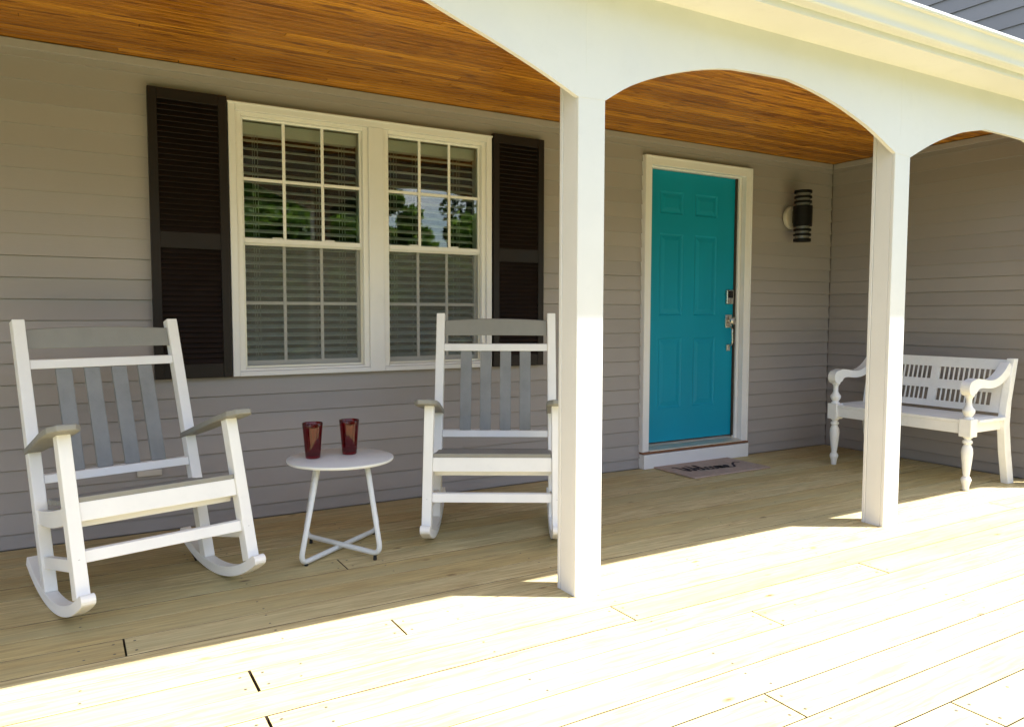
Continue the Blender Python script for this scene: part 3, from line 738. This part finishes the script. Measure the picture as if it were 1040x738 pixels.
# ------------------------------------------------------------------ bench (faces -x, against the end wall)
bn = tag(empty('bench', (4.99, -1.1, 0)), 'white wooden bench with turned legs and slotted back against the end wall', 'bench')
ox, oy = 4.99, -1.1
def BP(nm, bm, bev=.003, sm=False, mt='bench', par=None):
    bm.transform(Matrix.Translation((-ox, -oy, 0))); return link(nm, bm, mt, par or bn, bev, sm)
YL, YR = -.612, -1.594; hb = .039
for yy in (YL, YR):
    b = NB(); box(b, ox-hb, ox+hb, yy-hb, yy+hb, .350, .466)
    leg = BP('front_leg', b, .004)
    b = NB(); lathe(b, [(.020, 0), (.022, .004), (.024, .030), (.029, .045), (.035, .062), (.036, .072), (.029, .086), (.022, .092), (.022, .098), (.029, .14), (.036, .20), (.040, .245), (.037, .275), (.026, .296), (.024, .302), (.033, .308), (.035, .317), (.032, .325), (.022, .330), (.022, .336), (.031, .342), (.031, .3495)], (ox, yy), 28); bmesh.ops.scale(b, vec=(.86, .86, 1), verts=b.verts, space=Matrix.Translation((-ox, -yy, 0)))
    BP('turned_foot', b, 0, True, par=leg)
    b = NB(); lathe(b, [(.030, .4665), (.030, .474), (.020, .480), (.028, .492), (.037, .510), (.037, .524), (.026, .540), (.018, .555), (.017, .590), (.022, .606), (.030, .614), (.030, .625)], (ox, yy), 28)
    BP('arm_baluster', b, 0, True)
    # arm: S-curved bar with scroll at the front
    path = [(4.985, .664, .050), (5.03, .688, .036), (5.09, .690, .028), (5.16, .682, .026), (5.23, .684, .026), (5.30, .704, .028), (5.36, .738, .030), (5.425, .792, .034)]
    cc = [catmull([(p[0], p[1]) for p in path], 5), catmull([(p[0], p[2]) for p in path], 5)]
    up, dn = [], []
    for i, (p, q) in enumerate(zip(*cc)):
        a_ = cc[0][max(0, i-1)]; d_ = cc[0][min(len(cc[0])-1, i+1)]; tx, tz = d_[0]-a_[0], d_[1]-a_[1]; ln = math.hypot(tx, tz)
        if i < 2: tx, tz, ln = 1, 0, 1
        up.append((p[0]-tz/ln*q[1], p[1]+tx/ln*q[1])); dn.append((p[0]+tz/ln*q[1], p[1]-tx/ln*q[1]))
    cap = [(4.985+.050*math.cos(a), .664+.050*math.sin(a)) for a in [math.pi/2+math.pi*i/12 for i in range(1, 12)]]
    dnc = [(x_, max(z_, .0)) for x_, z_ in dn]
    b = NB(); prism(b, up[::-1]+cap+dnc, 'y', yy-.030, yy+.030); BP('armrest', b, .006)
# back legs/posts
for s, yy in ((1, -.585), (-1, -1.635)):
    y0, y1 = (yy-.048, yy) if s > 0 else (yy, yy+.048)
    b = NB(); prism(b, [(5.425, 0), (5.497, 0), (5.445, .22), (5.415, .40), (5.425, .56), (5.487, .842), (5.435, .842), (5.372, .56), (5.345, .40), (5.372, .22)], 'y', y0, y1)
    BP('back_leg', b, .003)
# rails
b = NB(); box(b, ox-.022, ox+.012, YR+hb, YL-hb, .368, .4375); BP('front_apron', b)
for yy in (YL, YR):
    b = NB(); box(b, ox+hb, 5.352, yy-.014, yy+.014, .372, .4375); BP('side_apron', b)
b = NB(); box(b, 5.353, 5.385, -1.586, -.634, .372, .4375); BP('rear_apron', b)
b = NB()
for i in range(5):
    xa = 4.962+i*.0805; ya, yb_ = (-1.640, -.566)
    if i == 0: ya, yb_ = YR+hb+.001, YL-hb-.001
    box(b, xa, xa+.0785, ya, yb_, .4385, .4575)
BP('seat', b, .002)
# slotted back
def bx(z): return 5.362+(z-.47)*.235
b = NB(); th_ = .018
def bpiece(y0, y1, z0, z1, t=th_, off=0): prism(b, [(bx(z0)+off, z0), (bx(z0)+off+t, z0), (bx(z1)+off+t, z1), (bx(z1)+off, z1)], 'y', y0, y1)
yA, yB = -1.5865, -.6335
zr = [(.478, .522), (.608, .672), (.762, .832)]
for z0, z1 in zr: bpiece(yA, yB, z0, z1, .022)
grp = [(-1.520, -1.140), (-1.082, -.702)]
vert = [(yA, -1.520), (-1.140, -1.082), (-.702, yB)]
for z0, z1 in ((.522, .608), (.672, .762)):
    for y0, y1 in vert: bpiece(y0, y1, z0, z1, .0215)
back = BP('backrest', b, .001)
for z0, z1 in ((.5221, .6079), (.6721, .7619)):
    for g0, g1 in grp:
        b = NB()
        n = 11; st = (g1-g0)/n
        for i in range(n-1+1):
            if i == 0: continue
            yc = g0+st*i; bpiece(yc-.0048, yc+.0048, z0, z1, .006, .006)
        BP('slat_panel', b, 0, par=back)

# ------------------------------------------------------------------ trees across the lawn (seen mirrored in the window glass)
def tree(x, y, h, cr_, label, mt, seed, trunk_h, nleaf=2600, sq=1.0, group='trees across the lawn'):
    rs = random.Random(seed); root = tag(empty('tree', (x, y, -.55)), label, 'tree', group)
    b = NB(); tube(b, [(0, 0, 0), (.05, .02, trunk_h*.5), (-.04, .06, trunk_h), (.02, 0, h*.8)], .16, 9)
    for i in range(7):
        a = rs.uniform(0, 6.28); z = trunk_h+rs.uniform(-.2, .4)*(h-trunk_h)
        tube(b, [(0, 0, z), (math.cos(a)*cr_*.4, math.sin(a)*cr_*.4, z+.5), (math.cos(a)*cr_*.75, math.sin(a)*cr_*.75, z+1.1)], .05, 6)
    link('trunk', b, 'bark', root)
    cl = []
    for i in range(34):
        a = rs.uniform(0, 6.28); t = rs.random(); rr = cr_*(rs.random()**.5)*(1-.75*t if sq < 1 else math.sqrt(max(.05, 1-(2*t-1)**2)))
        cl.append((Vector((rr*math.cos(a), rr*math.sin(a), trunk_h*.75+t*(h-trunk_h*.75))), rs.uniform(.5, 1.1)*cr_*.42))
    b = NB()
    for i in range(nleaf):
        c_, r_ = rs.choice(cl); d = Vector((rs.gauss(0, 1), rs.gauss(0, 1), rs.gauss(0, .8))).normalized()*r_*rs.random()**.33
        p = c_+d; n_ = Vector((rs.gauss(0, 1), rs.gauss(0, 1), rs.gauss(.8, 1))).normalized(); u_ = n_.orthogonal().normalized(); v_ = n_.cross(u_); s_ = rs.uniform(.07, .18)
        b.faces.new([b.verts.new(p+u_*s_*q0+v_*s_*q1*.7) for q0, q1 in ((-1, -.3), (0, -1), (1, 0), (0, 1))])
    link('crown', b, mt, root)
tl = [(-11, -24, 9.5, 3.4, 'leafa', 'broad leafy tree, leftmost in the row across the lawn'), (-5.5, -26, 8.6, 3.4, 'leafa', 'round leafy tree, second from left in the row across the lawn'),
      (0.2, -23, 9.6, 3.3, 'leafb', 'tall dark tree opposite the angled rocking chair across the lawn'), (4.6, -22, 8.4, 3.0, 'leafa', 'tall bright green tree mirrored in the left window'),
      (8.3, -22.5, 7.6, 2.5, 'leafb', 'dark green tree mirrored at the right side of the left window'), (10.9, -20.5, 4.1, 1.7, 'leafa', 'low bright green tree mirrored below the sky patch in the right window'),
      (13.0, -21, 4.7, 1.9, 'leafa', 'low leafy tree mirrored at the right side of the right window'), (11.0, -23.5, 6.1, 1.2, 'leafa', 'narrow leafy tree mirrored at the left edge of the right window'),
      (15.6, -26, 8.6, 1.7, 'leafb', 'thin dark conifer behind the low trees across the lawn'),
      (16.5, -22, 5.6, 2.4, 'leafa', 'mid sized leafy tree right of the thin conifer across the lawn'), (6.6, -26, 6.9, 2.9, 'leafa', 'rounded bright green tree behind the dark one mirrored in the left window'), (4.9, -18, 4.3, 1.7, 'leafa', 'small low green tree, nearest to the porch, mirrored in the left window'), (7.2, -19.5, 4.4, 1.9, 'leafa', 'low spreading green tree, second nearest to the porch, mirrored in the left window'), (9.6, -26, 5.6, 2.2, 'leafa', 'short bushy green tree mirrored at the mullion between the two windows'),
      (21, -24, 8.8, 3.3, 'leafb', 'tall dark tree, second from right in the row across the lawn'), (28, -24, 9, 3.6, 'leafa', 'broad leafy tree, rightmost in the row across the lawn')]
for i, (x, y, h, c_, mt, lb) in enumerate(tl):
    tree(x, y, h, c_, lb, mt, 30+i, h*.2, 3500 if c_ < 1.8 and mt == 'leafb' else 9500, .9 if mt == 'leafb' else 1.0)
